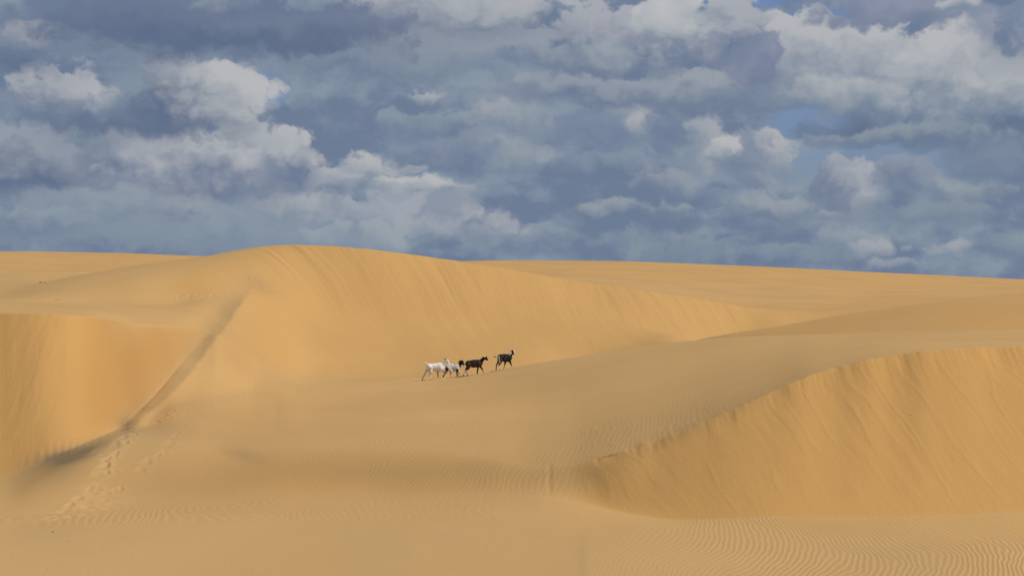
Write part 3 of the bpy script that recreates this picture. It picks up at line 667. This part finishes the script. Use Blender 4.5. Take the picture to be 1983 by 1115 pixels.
# goat 1: white, horned, tail up   (zoom: origin 800,685 scale 18.58)
g1 = dict(root=(480,965),
 trunk=[((590,480),(760,490),118,128,.62), ((760,490),(960,485),128,138,.62), ((960,485),(1030,500),130,105,.62), ((560,450),(600,560),80,70,.7),
        ((900,420),(1040,420),70,60,.6), ((780,560),(960,580),70,62,.6)],
 head=[((1040,430),(1130,340),92,62,.62), ((1130,340),(1200,265),64,50,.7), ((1195,258),(1240,262),54,50,.75), ((1235,270),(1285,380),46,34,.7), ((1285,380),(1303,412),34,27,.8), ((1215,340),(1270,400),28,20,.7), ((1262,425),(1250,452),12,4,1)],
 legs=[(1,[(560,500,78),(492,600,52),(405,775,25),(360,850,20),(318,950,19)]), (-1,[(620,500,88),(640,640,52),(575,790,27),(600,860,19),(650,950,19)]),
       (1,[(900,560,60),(880,650,34),(893,760,22),(905,835,20)]), (-1,[(1010,540,66),(1040,610,42),(1122,668,24),(1108,735,18),(1075,790,18)])],
 ears=[(-1,(1190,245),(1110,315),17,9), (1,(1195,240),(1130,250),15,8)],
 tail=[((510,440),(470,400),26,20),((470,400),(452,350),20,22),((452,350),(436,295),24,16)])
def paint1(x, y, w):
    c = np.repeat(WHITE[None,:], len(x), 0)
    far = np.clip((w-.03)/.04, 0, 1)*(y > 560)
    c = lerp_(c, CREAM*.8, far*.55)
    c = lerp_(c, PINK*.8, sm_(540,610,y)*(1-sm_(690,740,y))*np.exp(-((x-560)/50.)**2)*.8)      # udder
    c = lerp_(c, GREY, np.exp(-(((x-1145)+(y-280)*.9)/26)**2-((y-280)/50.)**2)*(w < -.01)*.9)   # ear
    c = lerp_(c, CREAM, np.exp(-((x-640)/40.)**2-((y-540)/45.)**2)*.5)
    c = lerp_(c, np.array((.5,.40,.22)), np.exp(-((x-1050)/30.)**2-((y-380)/25.)**2)*.6)
    c = lerp_(c, PINK, sm_(375,425,y)*(x > 1235)*.8)
    c = lerp_(c, TAN, sm_(720,760,y)*(np.abs(vnoise(x/22, y/22, 3)) > .45)*(x < 700)*.5)
    c = lerp_(c, GREY*.7, ((x > 850) & (x < 950) & (y > 640))*.55)
    c = lerp_(c, TAN*1.2, (x < 500)*(x > 440)*(y > 350)*(y < 430)*.3)
    return c
def lerp_(c, col_, t): return c*(1-t[:,None])+np.asarray(col_)[None,:]*t[:,None]
def sm_(a, b, x): return sstep(a, b, x)
goat('white horned goat with raised tail and lifted foreleg, last of the four on the brow', 800, 685, 18.58, 94.0, R(4), g1, paint1,
     horns=[(-1,[(1215,225,15),(1150,192,11),(1080,168,4)],horn_brown), (1,[(1212,215,15),(1150,180,11),(1092,172,4)],horn_brown)], eye=(1248,262))

# goat 2: cream body, black head
g2 = dict(root=(1260,850),
 trunk=[((1270,450),(1400,450),112,118,.66), ((1400,450),(1550,455),118,122,.66), ((1550,455),(1610,450),116,100,.62), ((1230,440),(1250,520),70,66,.7), ((1400,510),(1540,520),70,66,.6)],
 head=[((1610,420),(1680,340),96,66,.62), ((1680,340),(1715,265),66,58,.68), ((1715,255),(1765,245),58,54,.75), ((1765,255),(1808,325),50,34,.7), ((1808,325),(1826,352),34,27,.8), ((1740,300),(1800,345),30,20,.7)],
 legs=[(1,[(1230,480,74),(1180,600,48),(1108,720,23),(1080,790,19),(1070,862,19)]), (-1,[(1310,500,84),(1375,600,50),(1352,715,26),(1410,775,19),(1468,826,18)]),
       (1,[(1560,540,55),(1560,620,30),(1588,700,21),(1556,775,19)]), (-1,[(1600,520,62),(1640,580,38),(1668,655,24),(1630,700,18),(1604,745,18)])],
 ears=[(-1,(1705,240),(1618,228),18,8), (1,(1715,225),(1640,200),15,7)],
 tail=[((1190,400),(1160,430),24,16),((1160,430),(1150,500),16,10)])
def paint2(x, y, w):
    c = np.repeat((WHITE*.80)[None,:], len(x), 0)
    c = lerp_(c, CREAM, sm_(470,600,y)*(1-sm_(640,660,y))*.45)
    c = lerp_(c, CREAM*.9, np.clip(vnoise(x/18, y/18, 8)-.1, 0, 1)*.8)
    c = lerp_(c, BLACK, sm_(0,14,(x-1640)-(y-330)*.28)*(y < 520))
    c = lerp_(c, np.array((.07,.02,.015)), ((x-1640)-(y-330)*.28 > 14)*sm_(370,440,y)*(x < 1745)*(y < 540)*.7)
    c = lerp_(c, BLACK, sm_(1.15,.9,np.hypot((x-1215)/52,(y-520)/72)))
    c = lerp_(c, BLACK, sm_(1.15,.85,np.hypot((x-1600)/45,(y-550)/62)))
    c = lerp_(c, BLACK, sm_(1.2,.8,np.hypot((x-1495)/24,(y-338)/16)))
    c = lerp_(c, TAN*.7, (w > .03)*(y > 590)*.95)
    c = lerp_(c, TAN, (w < 0)*(np.abs(vnoise(x/25, y/25, 5)) > .5)*(y > 620)*.6)
    return c
goat('cream white goat with a black head and black thigh patch, second from the left', 800, 685, 18.58, 93.9, R(-3), g2, paint2, eye=(1778,262))

# goat 3: dark brown, long pale tail   (zoom: origin 890,665 scale 15.925)
g3 = dict(root=(330,965),
 trunk=[((285,605),(430,600),98,108,.66), ((430,600),(560,590),110,108,.66), ((560,590),(625,585),106,88,.62), ((245,600),(270,660),70,62,.7), ((420,640),(560,640),72,66,.62)],
 head=[((630,570),(700,485),82,52,.62), ((700,485),(762,418),54,44,.7), ((762,418),(805,412),46,42,.75), ((805,420),(850,470),40,27,.7), ((850,470),(862,480),28,24,.8), ((780,450),(840,485),24,17,.7)],
 legs=[(-1,[(270,640,74),(245,720,48),(182,790,25),(150,870,18),(120,945,17)]), (1,[(300,650,70),(270,740,42),(200,815,22),(215,880,16),(250,960,16)]),
       (-1,[(590,620,58),(575,700,32),(552,800,21),(542,918,18)]), (1,[(620,620,54),(650,705,32),(702,775,21),(722,830,16),(748,878,15)])],
 ears=[(-1,(768,405),(742,440),12,7), (1,(772,385),(738,392),12,7)],
 tail=[((195,590),(155,600),22,18),((155,600),(140,655),17,12),((140,655),(68,738),11,6)])
def paint3(x, y, w):
    c = np.repeat(BROWN[None,:], len(x), 0)
    c = lerp_(c, BLACK*1.2, 1-sm_(510,560,y+.18*(x-400)*0))
    c = lerp_(c, BROWN*1.7, np.exp(-((x-430)/130.)**2-((y-640)/50.)**2)*.8)
    c = lerp_(c, WHITE*.9, sm_(1.2,.7,np.hypot((x-775)/34,(y-378)/17)))
    c = lerp_(c, WHITE*.8, (x < 172)*(y > 560)*(y < 770)*.9)
    c = lerp_(c, WHITE*.9, (x < 320)*sm_(785,805,y))
    c = lerp_(c, CREAM, (x > 690)*sm_(800,825,y)*.9)
    c = lerp_(c, BLACK*1.3, (x > 480)*(x < 640)*sm_(690,740,y)*.8)
    c = lerp_(c, WHITE*.7, sm_(1.2,.6,np.hypot((x-338)/16,(y-696)/16))*.9)
    c = lerp_(c, GREY, sm_(1.2,.5,np.hypot((x-850)/16,(y-440)/18))*.6)
    return c
goat('dark brown hornless goat with white hind socks and thin pale tail, third from left', 890, 665, 15.925, 93.3, R(2), g3, paint3, eye=(815,418))

# goat 4: black, white neck, tail curled
g4 = dict(root=(1300,795),
 trunk=[((1270,425),(1380,430),100,106,.64), ((1380,430),(1490,435),108,108,.64), ((1490,435),(1530,425),104,88,.62), ((1225,410),(1240,480),62,56,.7), ((1380,490),(1500,495),60,58,.62)],
 head=[((1530,400),(1585,325),82,50,.62), ((1585,325),(1615,262),50,44,.7), ((1618,240),(1655,232),46,42,.75), ((1655,240),(1678,300),38,26,.7), ((1678,300),(1680,315),26,22,.8), ((1635,275),(1665,312),22,15,.7)],
 legs=[(1,[(1225,440,60),(1205,540,44),(1140,640,22),(1128,720,16),(1124,800,17)]), (-1,[(1270,480,66),(1262,570,40),(1215,665,22),(1222,730,15),(1245,795,15)]),
       (1,[(1420,500,50),(1405,580,27),(1385,670,18),(1356,785,14)]), (-1,[(1530,480,56),(1562,565,30),(1596,645,19),(1630,735,14)])],
 ears=[(-1,(1612,238),(1572,268),13,7), (1,(1612,225),(1570,225),12,6)],
 tail=[((1190,395),(1150,395),20,14),((1150,395),(1110,398),14,12),((1110,398),(1080,402),16,20)])
def paint4(x, y, w):
    c = np.repeat((BLACK*1.2)[None,:], len(x), 0)
    spk = (vnoise(x/12, y/12, 12) > .70)*(w < -.02)*(x > 1260)*(x < 1540)*(y > 370)*(y < 560)
    c = lerp_(c, WHITE*.55, spk*.75)
    c = lerp_(c, WHITE*.9, sm_(30,10,np.abs((x-1212)-(y-400)*.2))*(y > 375)*(y < 600)*(x < 1262))
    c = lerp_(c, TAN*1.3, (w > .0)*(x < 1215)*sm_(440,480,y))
    c = lerp_(c, WHITE, sm_(1.15,.8,np.hypot((x-1575-(y-290)*-.55)/36,(y-295)/50)))
    c = lerp_(c, WHITE*.9, sm_(8,0,(1672-x)+(y-230)*.22)*(y < 315)*(y > 185))
    c = lerp_(c, WHITE*.85, (x < 1172)*(x > 1112)*(y < 430))
    c = lerp_(c, WHITE*.85, sm_(640,680,y)*((x > 1172)))
    c = lerp_(c, TAN*.8, (x > 1600)*sm_(650,700,y)*.6)
    return c
goat('black goat with white neck and rump stripe, walking ahead at the right of the herd', 890, 665, 15.925, 92.6, R(-2), g4, paint4,
     horns=[(-1,[(1605,222,12),(1550,215,9),(1515,218,6),(1484,242,3)],horn_pale), (1,[(1608,212,12),(1555,205,9),(1515,212,5)],horn_pale)], eye=(1660,238))

# ------------------------------------------------------------------ stones, tufts and litter lying on the sand
stone_d = plain('dark_stone', (.05,.035,.025), .8, 20, .3); stone_l = plain('pale_stone', (.55,.5,.44), .8, 20, .2); twig_m = plain('dry_debris', (.14,.09,.05), .9, 20, .3)
def stone(px, py, rw, rh, mat, label, cat='stone', name='stone', group=None, seed=0):
    X, Y, zz = unproject(px, py); r = random.Random(seed); s = Y/F
    w = rw*s; h = rh*s
    lobes = [((-w*.3,0,0),(w*.25,0,h*.15),w*.45,w*.38,w*.2,.8)]
    for k in range(4):
        a = np.array((r.uniform(-w*.5,w*.5), r.uniform(-w*.3,w*.3), r.uniform(0,h*.4)))
        lobes.append((tuple(a), tuple(a+np.array((r.uniform(-.2,.2)*w, 0, h*r.uniform(.1,.35)))), w*r.uniform(.18,.3), w*r.uniform(.12,.22), w*.12, 1.0))
    lobes = [(np.array(l[0]), np.array(l[1])*np.array((1,1,1)), l[2], l[3], l[4], l[5]) for l in lobes]
    p_, f_ = solid(lobes, max(w/14, .004)); p_[:,2] *= h/w*1.1
    o = mesh_obj(name, p_, f_, mat); o.location = (X, Y, zz)
    o['label'] = label; o['category'] = cat
    if group: o['group'] = group
    o['kind'] = 'thing'
    return o
stone(79, 547, 4.2, 2.6, stone_d, 'larger of two dark stones on the far left dune ridge', seed=1)
stone(87, 546.5, 2.4, 1.8, stone_d, 'smaller dark stone beside the larger one on the left ridge', seed=2)
stone(108, 582, 1.9, 1.5, twig_m, 'left one of two faint pebbles on the left plateau', 'pebble', 'pebble', seed=3)
stone(114, 581, 1.9, 1.4, twig_m, 'right one of two faint pebbles on the left plateau', 'pebble', 'pebble', seed=4)
stone(481, 539, 1.6, 1.4, stone_d, 'small dark pebble high on the main dune left of its face', 'pebble', 'pebble', seed=5)
stone(753, 754, 3.6, 2.2, stone_l, 'pale stone lying on the sand left of the goats', seed=6)
stone(1763, 807, 1.7, 1.6, stone_d, 'tiny dark pebble on the right slip face', 'pebble', 'pebble', seed=7)
bits = [(102,1030,3.2),(131,1048,1.8),(232,1012,1.6),(386,1014,2.0),(433,1007,1.8),(204,1064,1.4),(72,1110,1.6),(92,1103,1.8),(198,1066,1.6),(944,1055,2.0),(953,1005,1.8),(1275,1040,2.0),(552,1029,1.6),(229,1059,1.5),(352,1047,1.6),(8,1050,1.6),(1551,1103,1.4),(22,1080,1.5),(430,1070,1.6)]
order = sorted(range(len(bits)), key=lambda k: bits[k][0])
for k, (x, y, w) in enumerate(bits):
    n = order.index(k)
    big = 'largest dark bit of debris, on the smooth foreground sand at the far left'
    ords = ['leftmost','second','third','fourth','fifth','sixth','seventh','eighth','ninth','tenth','eleventh','twelfth','thirteenth','fourteenth','fifteenth','sixteenth','seventeenth','eighteenth','rightmost']
    lab = big if k == 0 else ('tiny dark debris speck on foreground sand, %s of the nineteen from the left' % ords[n]).replace('leftmost of the nineteen from the left', 'leftmost of the nineteen').replace('rightmost of the nineteen from the left', 'rightmost, among the ripples')
    stone(x, y, w, w*.6, twig_m, lab, 'debris', 'debris', 'debris specks on the foreground sand', seed=20+k)
